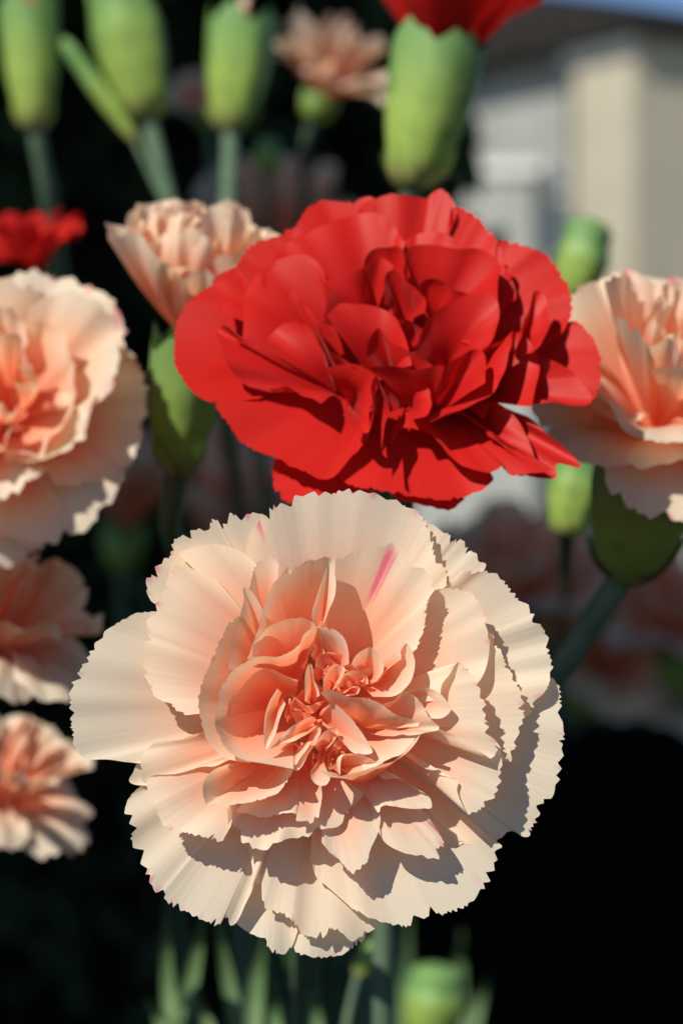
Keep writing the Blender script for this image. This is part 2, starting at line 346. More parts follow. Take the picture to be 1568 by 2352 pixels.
def petal_grid(rim, base, bulge_vec, m=0.5, seed=0, teeth=12, tooth_w=22, flute=5, fine=1.2, step=3.2, nv=22, pinkp=0.12, streaks=(), lowf=7, scale=1.0, claw=0.05):
    """rim: rows x,y,h,tooth weight (picture units). returns V (nu,nv,3), uv, pink"""
    r = np.random.RandomState(seed)
    L = arc_len(rim); nu = max(10, int(L / (step * scale)))
    R, s = crom(rim, nu); wt = np.clip(R[:, 3], 0, 1); R = R[:, :3]; s = s / scale
    Ls = s[-1] + 1e-6
    base = np.asarray(base, float); bulge_vec = np.asarray(bulge_vec, float)
    # saw-toothed fringe: tips at 0, notches cut back
    knots, vals, tips = [0.0], [0.0], []
    x = 0.0; 
    while x < Ls:
        wd = tooth_w * r.choice((.4, .6, .8, 1.1, 1.5, 2.1)) * r.uniform(.8, 1.2); tip = x + wd * r.uniform(.2, .8); x = x + wd
        d_t = teeth * (r.uniform(0, .30) if r.rand() < .75 else r.uniform(.0, .6)); d_n = teeth * r.uniform(.45, 1.15)
        if r.rand() < .14: d_n *= 2.0
        knots += [tip, x]; vals += [d_t, d_n]; tips.append((tip, wd, d_t))
    notch = np.interp(s, knots, vals) * wt * scale
    slow = np.interp(s, np.linspace(0, Ls, 14), r.uniform(-.8, .8, 14)) * teeth * .8 * wt * scale
    B = base + (R - base) * claw
    M = base + (R - base) * m + bulge_vec
    Lr = np.linalg.norm(R - M, axis=1) + np.linalg.norm(M - B, axis=1) + 1e-6
    vend = 1 - np.clip((notch + slow * .5) / Lr, -0.05, .35)
    v = np.linspace(0, 1, nv) ** 0.85
    vb = vend[:, None] * v[None, :]
    V = (1 - vb)[..., None] ** 2 * B[:, None] + (2 * vb * (1 - vb))[..., None] * M[:, None] + (vb ** 2)[..., None] * R[:, None]
    # flutes: gentle folds running up the petal, growing towards the fringe
    du = np.gradient(V, axis=0); dv = np.gradient(V, axis=1); N = np.cross(du, dv); N /= np.linalg.norm(N, axis=-1, keepdims=True) + 1e-9
    wv = np.zeros(nu)
    for lam, am in ((210, 1.25), (120, .7), (64, .10)):
        lam *= r.uniform(.8, 1.25); ph = r.uniform(0, 6.28)
        wv += am * np.sin(2 * math.pi * s / lam + ph + 1.2 * np.sin(s / lam * 1.7 + ph))
    for q in range(r.randint(0, 3)):      # a few sharper creases
        c0 = r.uniform(.12, .88) * Ls; cw = r.uniform(9, 26)
        wv += r.choice((-1, 1)) * r.uniform(.5, 1.2) * np.exp(-((s - c0) / cw) ** 2)
    fw = np.zeros(nu)
    for lam, am in ((21, 1.0), (12.5, .6)):
        lam *= r.uniform(.85, 1.15); ph = r.uniform(0, 6.28)
        fw += am * np.sin(2 * math.pi * s / lam + ph + 1.5 * np.sin(s / lam * .31 + ph)) * np.clip(.3 + .9 * np.sin(s / 60 + ph), 0, 1.2)
    edge = np.clip(np.minimum(s, Ls - s) / 40, .25, 1)
    disp = (flute * wv * edge)[:, None] * vb ** 2.4 + (fine * fw * edge)[:, None] * np.clip((vb - .35) / .65, 0, 1) ** 1.3
    a1, a2, a3 = r.uniform(0, 6.28, 3)
    disp += lowf * np.sin(vb * 5.2 + a1 + (s / Ls * 3.0)[:, None] * 1.3) * np.sin((s / Ls)[:, None] * 5 + a2) * vb
    V = V + N * (disp * scale)[..., None]
    uv = np.stack([np.repeat((s / 100)[:, None], nv, 1), vb], -1)
    pink = np.zeros((nu, nv))
    for tip, wd, d in tips:
        if r.rand() < pinkp:
            pink += np.exp(-((s - tip) / (wd * .22)) ** 2)[:, None] * np.clip((vb * Lr[:, None] / scale - (Lr[:, None] / scale - 11)) / 9, 0, 1) * r.uniform(.5, 1.0) * wt[:, None]
    for (uc, uw, v0, v1, st) in streaks:
        q = s / Ls
        uwv = uw * (.35 + .65 * np.clip((vb - v0) / max(.05, min(v1, 1) - v0), 0, 1)); jit = .25 * uw * np.sin(s * .9 + 3 * np.sin(s * .37))[:, None]
        pink += st * np.exp(-((q[:, None] - uc + jit) / uwv) ** 2) * np.clip((vb - v0) / .12, 0, 1) * np.clip((v1 - vb) / .06, 0, 1)
    return V, uv, np.clip(pink, 0, 1)

FR = {'F': (0, 0, 1), '1': (136.1, 1089, .3907), '2': (714.6, 1089, .3907), '3': (238.2, 1599.4, .3907),
      '4': (714.6, 1599.4, .3907), 'C': (442.4, 1225, .3907), 'R': (374.3, 408.4, .6728)}
def parse(fr, txt, h):
    ox, oy, k = FR[fr]; out = []
    for tok in txt.split():
        wt = 1.0
        if tok.endswith('!'): wt = 0.0; tok = tok[:-1]
        a = [float(q) for q in tok.split(',')]
        out.append((ox + a[0] * k, oy + a[1] * k, a[2] if len(a) > 2 else h, wt))
    return np.array(out)

def traced_petal(parent, mat, fr, txt, base, hb, hr, b, tone, seed, h0=0.0, slope=0.0, yc=0.0, m=.5, bxy=(0, 0), **kw):
    rim = parse(fr, txt, hr); ox, oy, k = FR[fr]
    bs = np.array([ox + base[0] * k, oy + base[1] * k, hb], float)
    rim[:, 2] += h0 + slope * (rim[:, 1] - yc); bs[2] += h0 + slope * (bs[1] - yc)
    V, uv, pink = petal_grid(rim, bs, (bxy[0], bxy[1], b), m=m, seed=seed, **kw)
    Wd = Warr(V) - np.array(parent.location)
    me = grid_mesh('petal', Wd, uv, {'tone': np.full(V.shape[:2], tone), 'pink': pink})
    return link('petal', me, mat, parent)

def calyx_parts(parent, base, tip, r, seed, flare=1.0, teeth=True):
    """green tube below a bloom: calyx (> bracts) and its toothed mouth"""
    rnd = random.Random(seed); org = Vector(parent.location)
    ax = (tip - base); L = ax.length; ax.normalize(); x, y = frame_of(ax)
    nu, nv = 50, 18; V = np.zeros((nu, nv, 3)); uv = np.zeros((nu, nv, 2))
    ph = rnd.uniform(0, 6.28)
    prof = [(0, .28), (.03, .46), (.12, .66), (.35, .88), (.6, 1.0), (.8, .99 * flare), (1.0, .97 * flare)]
    for i in range(nu):
        a = 2 * math.pi * i / nu
        tooth = 1 - abs(((a * 5 / (2 * math.pi) + ph) % 1) * 2 - 1)
        top = 1.0 - (.17 * (1 - tooth) ** 1.0 if teeth else 0)
        for j in range(nv):
            t = j / (nv - 1); tt = t * top
            rr = np.interp(tt, [q[0] for q in prof], [q[1] for q in prof]) * r * (1 + .025 * math.cos(5 * a + ph))
            p = base + ax * (L * tt) + x * (rr * math.cos(a)) + y * (rr * math.sin(a)) - org
            V[i, j] = p; uv[i, j] = (i / nu, tt)
    c = link('calyx', grid_mesh('calyx', V, uv, wrap=True), CALYX, parent)
    for q in range(4):
        a0 = q * math.pi / 2 + ph; nb, mv = 9, 8; V = np.zeros((nb, mv, 3)); uv = np.zeros((nb, mv, 2))
        hgt = L * rnd.uniform(.20, .30)
        for i in range(nb):
            for j in range(mv):
                f = i / (nb - 1) * 2 - 1; t = j / (mv - 1)
                wdt = .75 * (1 - t ** 1.6); a = a0 + f * wdt
                rr = r * (np.interp(t * hgt / L, [q2[0] for q2 in prof], [q2[1] for q2 in prof]) + .05 + .10 * t)
                p = base + ax * (hgt * t - .02 * L) + x * (rr * math.cos(a)) + y * (rr * math.sin(a)) - org
                V[i, j] = p; uv[i, j] = (f * .1 + .5, t * .3)
        link('bract', grid_mesh('bract', V, uv), CALYX, c)
    return c

def stem_part(parent, pts, r):
    return link('stem', tube_mesh('stem', pts, [r * 1.15, r, r], Vector(parent.location), 12, 64), STEM, parent)

def leaf_blade(parent, p0, p1, p2, wid, mat=None, name='leaf'):
    org = Vector(parent.location); C = bez([p0, p1, p2], 14); V = np.zeros((5, 14, 3)); uv = np.zeros((5, 14, 2))
    for j, c in enumerate(C):
        t = (C[min(j + 1, 13)] - C[max(j - 1, 0)]).normalized()
        side = t.cross(Vector((0, -1, 0.2))).normalized(); nn = side.cross(t).normalized(); f = j / 13
        ww = wid * (1 - f ** 2.2) * (.75 + .25 * min(1, f * 5))
        for i in range(5):
            q = i / 4 * 2 - 1
            V[i, j] = c + side * (q * ww) + nn * (abs(q) ** 1.5 * ww * .45) - org; uv[i, j] = (i / 4, f)
    return link(name, grid_mesh(name, V, uv), mat or LEAF, parent)

# ------------------------------------------------------------------ the peach bloom in front
mb = Vector((0.004, 0.10, 0))
main = empty('carnation', mb, 'large fully open peach carnation with fringed cream petals below the red bloom', 'flower')
CB = (740, 1610)
def bC(fr):
    ox, oy, k = FR[fr]; return ((CB[0] - ox) / k, (CB[1] - oy) / k)
MAINP = [
 # frame, rim, base, hb, hr, bulge, tone, extra
 # ---- outermost ring
 ('F', '430,1690! 320,1745! 250,1746! 190,1738! 165,1695 156,1620 160,1570 184,1530 208,1490 242,1452 265,1432 295,1410 345,1402 420,1400!', None, -150, -25, 26, .02, {}),
 ('F', '420,1420! 352,1385! 333,1346 345,1318 365,1293 395,1262 450,1240!', None, -150, -30, 26, .05, dict(pinkp=.5)),
 ('1', '640,640! 655,440 680,378 755,340 805,300 850,325 900,247 950,300 1000,215 1060,250 1120,225 1200,235!', None, -150, -15, 30, .12, dict(flute=7)),
 ('F', '560,1300! 575,1225! 600,1185 632,1155 690,1130 740,1126 810,1118 870,1131 940,1163 968,1183 996,1232 1004,1277 1027,1310 1027,1345!', None, -150, -8, 26, .02, dict(streaks=((.155, .012, .86, 1.1, .85),))),
 ('2', '640,330! 660,262 720,290 780,330 820,345 830,385 880,372 935,430 1000,485 1022,545! 900,640!', None, -150, -45, 22, .0, {}),
 ('2', '800,640! 880,562! 970,560 1060,562 1120,600 1180,660 1230,722 1322,800 1330,850 1372,900 1400,975 1415,1060 1432,1155 1400,1270 1330,1335 1292,1420 1200,1440!', None, -150, -20, 28, .0, dict(flute=7)),
 ('F', '1200,1560! 1277,1562 1290,1609 1300,1672 1298,1724 1294,1771 1283,1803 1269,1832 1236,1853 1243,1878 1227,1900 1212,1921! 1172,1909! 1144,1935 1085,1943 1035,1938! 980,1900!', None, -150, -40, 24, .0, dict(pinkp=.3)),
 ('F', '1050,1930! 1148,1938! 1153,1962 1144,1998 1129,2025 1105,2053 1090,2068 1058,2092 1019,2107 990,2106 985,2117 937,2135 883,2123 824,2103 785,2068! 746,2033! 726,2014! 712,1967!', None, -150, -35, 30, .06, dict(streaks=((.30, .010, .90, .99, .9),))),
 ('F', '556,1940! 570,1960! 590,2029 609,2088 640,2100 665,2115 680,2136 700,2151 742,2163 762,2143 801,2163 842,2148 872,2135 860,2080!', None, -150, -52, 30, .08, dict(flute=9)),
 ('F', '530,2090! 543,2120! 575,2145! 606,2163 613,2182 641,2198 668,2178 690,2120!', (640, 1800), -150, -85, 18, .05, dict(teeth=8)),
 ('F', '655,2140! 676,2186 690,2196 719,2206 777,2198 817,2181 840,2156 850,2100!', (740, 1800), -150, -95, 18, .05, dict(teeth=8)),
 ('3', '330,560! 240,528! 160,580 122,640 128,740 158,900 208,1000 258,1090 300,1160 345,1160 350,1220 430,1270 480,1292 530,1322 600,1342 670,1364 712,1322 740,1364 800,1270! 862,1130! 872,1000! 835,850! 780,760!', None, -150, -42, 32, .05, dict(pinkp=.3, flute=7)),
 ('3', '260,430! 200,400! 175,450! 155,502! 240,520! 330,520!', (700, 330), -100, -40, 10, .0, dict(teeth=4)),
 # ---- second ring
 ('1', '1000,700! 860,600! 760,545! 690,530! 655,545 620,620 570,740 530,792 490,910 480,1030 482,1150 522,1250 560,1310 640,1352 700,1402 760,1425! 830,1390! 900,1300!', None, -110, 22, 40, .22, dict(pinkp=.2)),
 ('1', '700,470! 760,440! 900,410! 1040,440! 1140,520! 1180,620! 1120,760!', (1560, 1290), -110, 4, 36, .20, dict(teeth=3)),
 ('C', '335,330! 345,200 380,160 440,130 480,145 505,200! 500,320!', (450, 640), -30, 70, 14, .45, dict(pinkp=.5, flute=3, fine=2)),
 ('C', '480,300! 530,205 575,200 600,280!', (560, 560), -20, 55, 10, .3, dict(teeth=5)),
 ('C', '215,800! 228,650! 262,520! 284,410! 290,312 330,322 400,430! 445,530!', (470, 880), -40, 105, -8, .55, dict(teeth=5)),
 ('C', '330,720! 395,530! 470,335! 495,285! 580,215 650,165 710,135 800,125 832,152! 826,260! 815,370! 780,480! 760,550!', (640, 760), -60, 128, -34, .62, dict(pinkp=.2, flute=4)),
 ('C', '740,560! 716,480! 735,380! 770,250! 806,165! 827,255! 817,370! 790,445! 768,520!', (748, 600), 60, 150, 6, .42, dict(teeth=0, flute=1, step=3)),
 ('2', '95,640! 100,520! 200,460 300,420 400,398 490,400 520,432 592,492 690,580 735,660 690,760 662,900 640,980 610,1030 520,1100! 430,1140! 300,1150!', (90, 1300), -70, 84, 30, .26, dict(streaks=((.335, .030, .55, .99, .85),))),
 ('2', '640,900! 700,740! 745,680! 860,668 950,700 1002,762 1045,830 1055,930 1040,1050! 1005,1190! 900,1300!', (60, 1340), -90, 46, 34, .20, dict(pinkp=.25)),
 ('2', '1000,980! 1055,935! 1090,990 1140,1060 1172,1130 1222,1220 1252,1350 1250,1450 1232,1570 1200,1640 1165,1690! 1080,1600!', (60, 1400), -100, 18, 36, .12, {}),
 ('2', '760,1330! 770,1240! 812,1180! 870,1108 930,1150 990,1230 1022,1330 1032,1430 1080,1540 1092,1600 1060,1650! 900,1560! 760,1500!', (60, 1400), -60, 92, 34, .22, dict(pinkp=.2)),
 ('4', '700,200! 900,190! 1040,240! 1095,262 1135,330 1140,400 1118,500 1080,590 1020,660 960,702 900,650! 858,560! 852,490! 700,440!', (250, 150), -60, 66, 40, .30, dict(pinkp=.25, flute=6)),
 ('4', '345,560! 400,590! 540,600! 640,660! 720,750! 792,880 750,905 752,962 650,945 560,930! 470,890! 420,840! 395,760!', (200, 300), -60, 30, 34, .28, dict(streaks=((.42, .04, .80, 1.1, .9), (.52, .025, .9, 1.1, .9)))),
 ('4', '60,860! 110,920! 150,960 220,1040 260,1042 330,990 350,900! 392,800! 405,700! 370,640! 300,580!', (110, 300), -60, 34, 40, .38, dict(flute=7, fine=2.2)),
 ('4', '320,560! 350,620! 392,690 430,650 480,650! 620,662! 700,665 712,640 690,600! 620,560! 520,495! 420,490!', (240, 330), -30, 62, 30, .50, dict(teeth=7, pinkp=.3)),
 ('3', '755,700! 762,742! 782,812 830,872 920,912 1000,902 1050,870 1112,842 1190,842 1252,792 1370,765! 1440,685 1530,572! 1440,500!', (1150, 330), -70, 44, 38, .50, dict(flute=7)),
 ('3', '420,450! 330,465! 252,500! 262,600 320,730 380,790 450,822 540,832 640,862 700,862 730,770! 724,680! 700,560!', (1050, 260), -80, 34, 40, .34, dict(pinkp=.25)),
 ('3', '300,270! 240,320! 202,372 222,440! 242,510! 400,462! 570,430! 700,402! 720,300!', (1050, 200), -90, 18, 30, .25, dict(teeth=6)),
 ('3', '770,680! 910,712 1000,717 1110,692! 1130,742 1240,752 1282,600! 1290,450!', (1180, 250), -40, 70, 30, .72, dict(flute=7, fine=2)),
 ('3', '1235,270! 1180,360! 1130,440 1000,570 850,642 720,662 650,642 590,652 568,560! 575,490! 620,440! 720,405!', (1010, 330), -30, 122, -52, .62, dict(pinkp=.2, teeth=8)),
 # ---- cup round the heart
 ('C', '300,500! 270,490 220,520 185,580 150,640 95,740 50,830 25,920 22,1050 40,1115 82,1210! 150,1300! 215,1342! 340,1362!', (640, 990), -80, 112, -62, .72, dict(pinkp=.3, teeth=7, flute=3)),
 ('C', '320,740! 375,620! 430,540! 520,512! 600,503 680,515 722,552! 730,620!', (600, 860), -20, 122, -30, .70, dict(teeth=6, flute=3)),
 ('C', '742,545! 690,565! 650,600 630,640 560,680 480,710 400,715 300,760 230,800 172,880 150,960 135,1080 150,1150 180,1230 240,1292! 330,1342! 450,1372! 592,1392!', (600, 985), -90, 152, -72, .74, dict(teeth=7, flute=4, pinkp=.15)),
 ('C', '620,860! 520,830 430,805 340,850 235,950 190,1010! 175,1080!', (600, 1000), -70, 100, -50, .78, dict(teeth=5, flute=3)),
 ('C', '740,600! 732,552! 780,545! 840,565! 890,620! 925,700! 930,765!', (850, 790), 40, 124, 20, .25, dict(teeth=3, flute=1)),
 ('C', '700,720! 718,610! 745,560! 772,640! 785,700!', (760, 820), 10, 104, -6, .9, dict(teeth=3, flute=2)),
 ('C', '945,775! 970,720! 1010,675! 1050,660! 1090,700! 1115,770! 1110,825! 1080,880!', (1000, 890), 30, 128, -26, .62, dict(teeth=0, flute=2)),
 ('C', '1100,865! 1130,830 1190,765 1238,742 1230,700 1256,645 1290,682! 1315,760! 1302,840! 1262,900! 1180,950! 1060,965!', (985, 880), 30, 138, -24, .72, dict(teeth=5, flute=2)),
 ('C', '652,985! 654,880! 690,770! 722,850 750,900 752,955!', (700, 1010), 10, 138, 10, .5, dict(teeth=5, flute=1.5)),
 ('C', '755,945! 800,930! 900,958! 1000,965! 1080,990! 1130,1020 1200,1070 1280,1090 1335,1112! 1330,1140!', (960, 1160), -10, 158, 34, .80, dict(teeth=4, flute=3)),
 ('C', '1120,1010! 1215,978! 1245,930 1290,950 1330,1000 1355,1030 1372,1072 1400,1110! 1442,1150! 1345,1182! 1300,1230 1240,1290 1120,1342! 1000,1392!', (940, 1150), -20, 118, -34, .52, dict(teeth=6, flute=4)),
 ('C', '1250,925! 1350,905! 1430,922! 1480,962! 1522,1032! 1470,1085! 1380,1090!', (1180, 1000), 30, 100, 18, .40, dict(teeth=3, flute=2)),
 ('C', '745,1380! 770,1402! 820,1418 900,1410 1000,1400 1100,1370 1200,1330 1300,1250! 1345,1190!', (1010, 1490), -40, 146, 44, .58, dict(teeth=6, flute=4)),
 ('C', '870,1420! 880,1300! 980,1288! 1080,1342 1120,1352 1040,1408! 960,1425!', (820, 1380), 30, 112, 12, .5, dict(teeth=4, flute=2)),
 ('C', '760,1030! 830,1003! 900,1060! 960,1130! 1020,1210! 1057,1292! 960,1292 900,1230 850,1175 780,1120!', (735, 1095), 60, 122, 14, .55, dict(teeth=5, flute=3)),
 ('C', '700,1078! 640,1100! 560,1150! 480,1240! 440,1277! 530,1240 600,1230 660,1200 722,1150!', (748, 1105), 50, 112, 14, .55, dict(teeth=5, flute=3, pinkp=.3)),
 ('C', '500,915! 460,1000! 420,1100! 410,1200! 432,1273! 470,1180 490,1100 535,1010!', (530, 945), 40, 132, 10, .45, dict(teeth=4, flute=2)),
 ('C', '738,1140! 742,1160! 720,1205! 690,1282! 640,1352! 600,1385! 590,1350!', (670, 1200), 40, 116, -10, .75, dict(teeth=3, flute=1)),
 ('C', '705,1400! 715,1455! 742,1482! 780,1477! 792,1440! 772,1395!', (765, 1230), 30, 112, 14, .8, dict(teeth=0, flute=2)),
 ('C', '720,1250! 750,1190! 790,1160 835,1150 840,1195 790,1260!', (770, 1320), 20, 122, 10, .7, dict(teeth=6, pinkp=.9, flute=2)),
 ('C', '810,1340! 815,1260! 850,1215! 895,1210! 850,1300!', (820, 1380), -10, 70, 6, .9, dict(teeth=2, flute=1)),
 ('C', '715,780! 755,705! 830,690! 885,720 915,765!', (830, 850), 10, 96, -8, 1.0, dict(teeth=5, flute=4)),
 ('C', '780,935! 795,830! 860,788! 888,802! 850,880! 800,940!', (815, 960), 10, 112, 10, .9, dict(teeth=3, flute=3)),
 ('C', '865,900! 895,832! 960,828! 1022,850! 1035,885!', (940, 930), 10, 114, -8, .85, dict(teeth=3, flute=3)),
 ('C', '845,955! 930,900! 985,905! 975,960! 900,970!', (880, 920), 20, 112, 8, .85, dict(teeth=3, flute=2)),
 ('C', '720,770! 740,720! 800,760! 860,790! 920,770! 960,800!', (800, 880), -10, 80, -12, 1.0, dict(teeth=5, flute=6)),
 ('C', '572,960! 620,990! 690,1012! 760,1002! 802,978!', (690, 1075), 0, 106, 24, .85, dict(teeth=2, flute=2)),
 ('C', '595,1100! 602,1058! 642,1048! 692,1072!', (650, 1160), -10, 66, 10, .95, dict(teeth=2, flute=2)),
 ('C', '540,1090! 548,1000! 575,958! 580,1030 592,1055!', (565, 1120), -10, 92, 6, .85, dict(teeth=4, flute=1)),
 ('C', '500,1330! 520,1270! 580,1260! 640,1280! 620,1330!', (580, 1180), -30, 60, 12, .9, dict(teeth=2, flute=2)),
]
for i, (fr, rim, base, hb, hr, b, tone, kw) in enumerate(MAINP):
    k = dict(teeth=12, flute=5, pinkp=.10, fine=.45); k.update(kw); k['flute'] *= .62 if hr < 90 else .5; k['fine'] *= .28 if hr < 60 else .15; k.setdefault('tooth_w', 18)
    if hr > 90 and k['teeth'] <= 5: k['claw'] = .2
    traced_petal(main, PEACH, fr, rim, base or bC(fr), hb, hr, b, tone, 100 + i, slope=.06, yc=1620, **k)
# crumpled little petals packed into the heart
hr_ = random.Random(77)
def frill(cx, cy, rad, ang, wid, hb, hr, tone, seed, teeth):
    pts = ' '.join('%.0f,%.0f,%.0f%s' % (cx + rad * math.cos(ang + a * wid) * (1 - .15 * abs(a)), cy + rad * math.sin(ang + a * wid) * (1 - .15 * abs(a)), hr + hr_.uniform(-14, 14), '!' if abs(a) > .8 else '') for a in np.linspace(-1, 1, 6))
    traced_petal(main, PEACH, 'C', pts, (cx, cy), hb, hr, hr_.uniform(-14, 10), tone, seed, slope=.06, yc=1620, teeth=teeth, tooth_w=16, flute=3, fine=.3, lowf=4, pinkp=.12, claw=.15)
for k in range(9):
    frill(725, 1040, hr_.uniform(120, 175), k * .70 + hr_.uniform(-.2, .2), .55, -60, hr_.uniform(10, 60), 1.0, 700 + k, 5)
for k in range(9):
    frill(hr_.uniform(740, 960), hr_.uniform(760, 960), hr_.uniform(50, 95), hr_.uniform(2.6, 6.8), hr_.uniform(.5, .9), 10, hr_.uniform(84, 118), hr_.uniform(.75, 1.0), 720 + k, 6)
for k in range(6):
    frill(hr_.uniform(700, 880), hr_.uniform(1180, 1360), hr_.uniform(50, 90), hr_.uniform(0, 6.28), hr_.uniform(.5, .8), 0, hr_.uniform(60, 105), hr_.uniform(.7, 1.0), 740 + k, 6)
# dark heart closing the bottom of the bloom, calyx and stem leaning away
cb = W(738, 1640, -560); ct = W(740, 1618, -110)
calyx_parts(main, cb, ct, .0066, 3)
stem_part(main, [mb, WD(690, 2500, .17), WD(695, 2200, .13), cb + (cb - ct).normalized() * -.001], .0017)

# ------------------------------------------------------------------ the red bloom
rb = Vector((0.02, 0.16, 0))
redf = empty('carnation', rb, 'large fully open red carnation above the peach bloom', 'flower')
RB = (800, 600)
REDP = [
 # outer ring (frame R)
 ('R', '330,350! 220,340! 150,375! 85,420 45,490 34,560 40,640 75,710 120,755! 200,780! 330,760!', None, -170, -5, 30, .1, {}),
 ('R', '160,640! 145,720! 190,810 250,880 320,925 400,965 500,1015 570,1020! 640,960! 690,900! 700,820!', None, -170, 15, 34, .1, {}),
 ('R', '380,960! 376,1010 385,1070 420,1100 500,1110 640,1100 800,1000!', (700, 780), -170, -50, 30, .1, {}),
 ('R', '600,960! 600,1020! 640,1055 720,1080 860,1105 960,1105 1060,1080 1115,1050! 1120,1010! 1000,900!', None, -170, -20, 36, .1, {}),
 ('R', '780,1080! 830,1110! 900,1125 980,1128 1030,1100!', (850, 800), -170, -55, 20, .1, dict(teeth=4)),
 ('R', '1020,840! 1200,800! 1310,870! 1370,920 1425,985! 1350,990 1340,1035! 1240,1030 1180,1010!', None, -170, -30, 34, .1, {}),
 ('R', '775,910! 790,870! 830,845! 900,860! 940,905! 1010,985! 1100,1015! 1165,995 1200,1025 1330,1000! 1220,940! 1100,850! 960,780!', (860, 700), -120, 30, 40, .2, dict(teeth=4)),
 ('R', '1320,560! 1400,490! 1450,520 1490,580 1506,640 1500,690 1470,755! 1400,740! 1300,700!', None, -170, -40, 30, .1, {}),
 ('R', '1135,330! 1140,220! 1200,215 1270,240 1320,265 1365,325 1396,390 1385,470 1350,540! 1270,590! 1150,600!', None, -170, -10, 34, .1, {}),
 ('R', '960,250! 990,110! 1030,95 1070,120 1110,165 1150,220 1180,300 1165,370! 1080,400!', None, -170, -20, 30, .1, {}),
 ('R', '640,200! 680,90! 780,60 870,60 905,55 930,38 965,45 995,90! 1005,160! 960,260!', None, -170, -25, 34, .1, dict(flute=8)),
 ('R', '430,250! 450,175! 480,110 530,70 580,68 640,75 720,72! 760,180!', None, -170, -30, 30, .1, {}),
 ('R', '180,420! 170,350! 240,300 290,230 380,195 450,160 520,200!', None, -170, -25, 26, .1, {}),
 # second ring
 ('R', '330,420! 335,305! 380,265 430,215 490,185 550,160 640,125! 720,122! 780,155! 830,230!', (720, 560), -90, 44, 34, .3, dict(teeth=5)),
 ('R', '700,330! 720,260! 800,230! 870,190! 960,195! 1000,230! 1010,330!', (820, 540), -80, 40, 34, .3, dict(teeth=4)),
 ('R', '200,470! 205,360! 265,315! 280,400! 290,500! 280,560!', (560, 600), -80, 40, 24, .3, dict(teeth=5)),
 ('R', '270,560! 280,400! 340,310! 420,270! 500,270! 560,330! 580,450!', (620, 620), -60, 60, 26, .35, dict(teeth=4)),
 ('R', '540,760! 420,722,40! 310,700,50! 240,665,60! 200,600! 185,520! 215,535! 250,560! 300,545! 340,555! 400,500! 440,490! 500,510! 540,590!', (600, 740), -60, 84, 36, .3, dict(teeth=4, flute=10)),
 ('R', '540,500! 545,370! 560,350! 640,330! 680,300! 740,270! 790,300!', (700, 520), -40, 96, 20, .4, dict(teeth=3)),
 ('R', '660,420! 670,330! 710,250! 760,235! 820,240! 840,330!', (770, 500), -30, 100, -20, .45, dict(teeth=3)),
 ('R', '820,320! 840,240! 920,230! 1010,245! 1080,250! 1140,290! 1145,340! 1140,440! 1130,540! 1080,590!', (900, 520), -40, 112, -30, .45, dict(teeth=5)),
 ('R', '1130,420! 1185,330! 1170,300! 1200,400! 1180,430! 1160,480!', (1080, 520), -80, 20, 10, .3, dict(teeth=3)),
 # heart
 ('R', '750,430! 760,340! 785,318! 830,345! 870,370! 900,410! 890,460!', (820, 500), -10, 122, -16, .5, dict(teeth=5)),
 ('R', '870,400! 900,360! 960,355! 1000,380! 1040,405! 1020,450!', (920, 510), -10, 118, -16, .5, dict(teeth=5)),
 ('R', '420,430! 430,395! 470,400! 500,450! 560,560! 660,640!', (600, 700), -30, 112, 24, .5, dict(teeth=5)),
 ('R', '560,470! 600,430! 660,430! 720,440! 790,480! 840,580! 850,640!', (720, 700), -40, 140, 30, .5, dict(teeth=5)),
 ('R', '705,600! 710,540! 740,510! 780,560! 830,600! 900,630! 920,645!', (790, 720), -20, 160, 24, .5, dict(teeth=5)),
 ('R', '790,480! 850,478! 880,500! 890,540!', (840, 600), 0, 110, -10, .6, dict(teeth=3)),
 ('R', '860,620! 900,500! 960,440! 1040,400! 1120,400! 1140,460! 1110,540! 1080,590!', (950, 680), -40, 140, 30, .5, dict(teeth=4)),
 ('R', '700,650! 780,640! 860,650! 930,645! 970,650! 1020,620! 1080,590! 1100,640! 1100,700!', (900, 830), -70, 172, 50, .5, dict(teeth=6)),
 ('R', '1070,640! 1090,590! 1140,560! 1200,522! 1195,580! 1160,680! 1110,745! 1010,800! 920,840!', (880, 800), -60, 130, 20, .4, dict(teeth=3)),
 ('R', '555,650! 640,640! 700,660! 720,700! 700,800! 690,860! 620,800!', (640, 780), -80, 116, 40, .45, dict(teeth=4)),
 ('R', '680,900! 695,820! 710,760! 712,700! 730,680! 760,740! 780,800! 770,850! 750,930! 765,960!', (740, 760), 20, 128, 20, .45, dict(teeth=3)),
 ('R', '770,800! 760,700! 800,660! 880,690! 900,800! 850,830!', (830, 780), -40, 112, 30, .5, dict(teeth=4)),
 # right side tongues
 ('R', '1215,590! 1235,480! 1282,385! 1300,450! 1320,510! 1290,570! 1260,600!', (1180, 640), -60, 90, 20, .3, dict(teeth=3)),
 ('R', '1110,760! 1160,640! 1205,530! 1250,560! 1275,640! 1270,700! 1255,780!', (1060, 760), -90, 60, 24, .3, dict(teeth=4)),
 ('R', '1255,640! 1300,615! 1380,650! 1430,700! 1460,755! 1380,772! 1270,765!', (1120, 720), -100, 20, 30, .3, dict(teeth=4)),
 ('R', '1100,830! 1120,760! 1180,800! 1230,870! 1265,970! 1200,940! 1110,880!', (1000, 760), -90, 36, 30, .3, dict(teeth=4)),
]
def bR(fr): return (800, 620)
for i, (fr, rim, base, hb, hr, b, tone, kw) in enumerate(REDP):
    k = dict(teeth=8, tooth_w=19, flute=3, pinkp=0, step=4.5, nv=20, fine=.05, lowf=11); k.update(kw); k['teeth'] = max(5, k['teeth'])
    traced_petal(redf, RED, fr, rim, base or bR(fr), hb, hr, b, tone, 300 + i, h0=-720, slope=.62, yc=800, **k)
cb = W(925, 1060, -1250); ct = W(915, 870, -870)
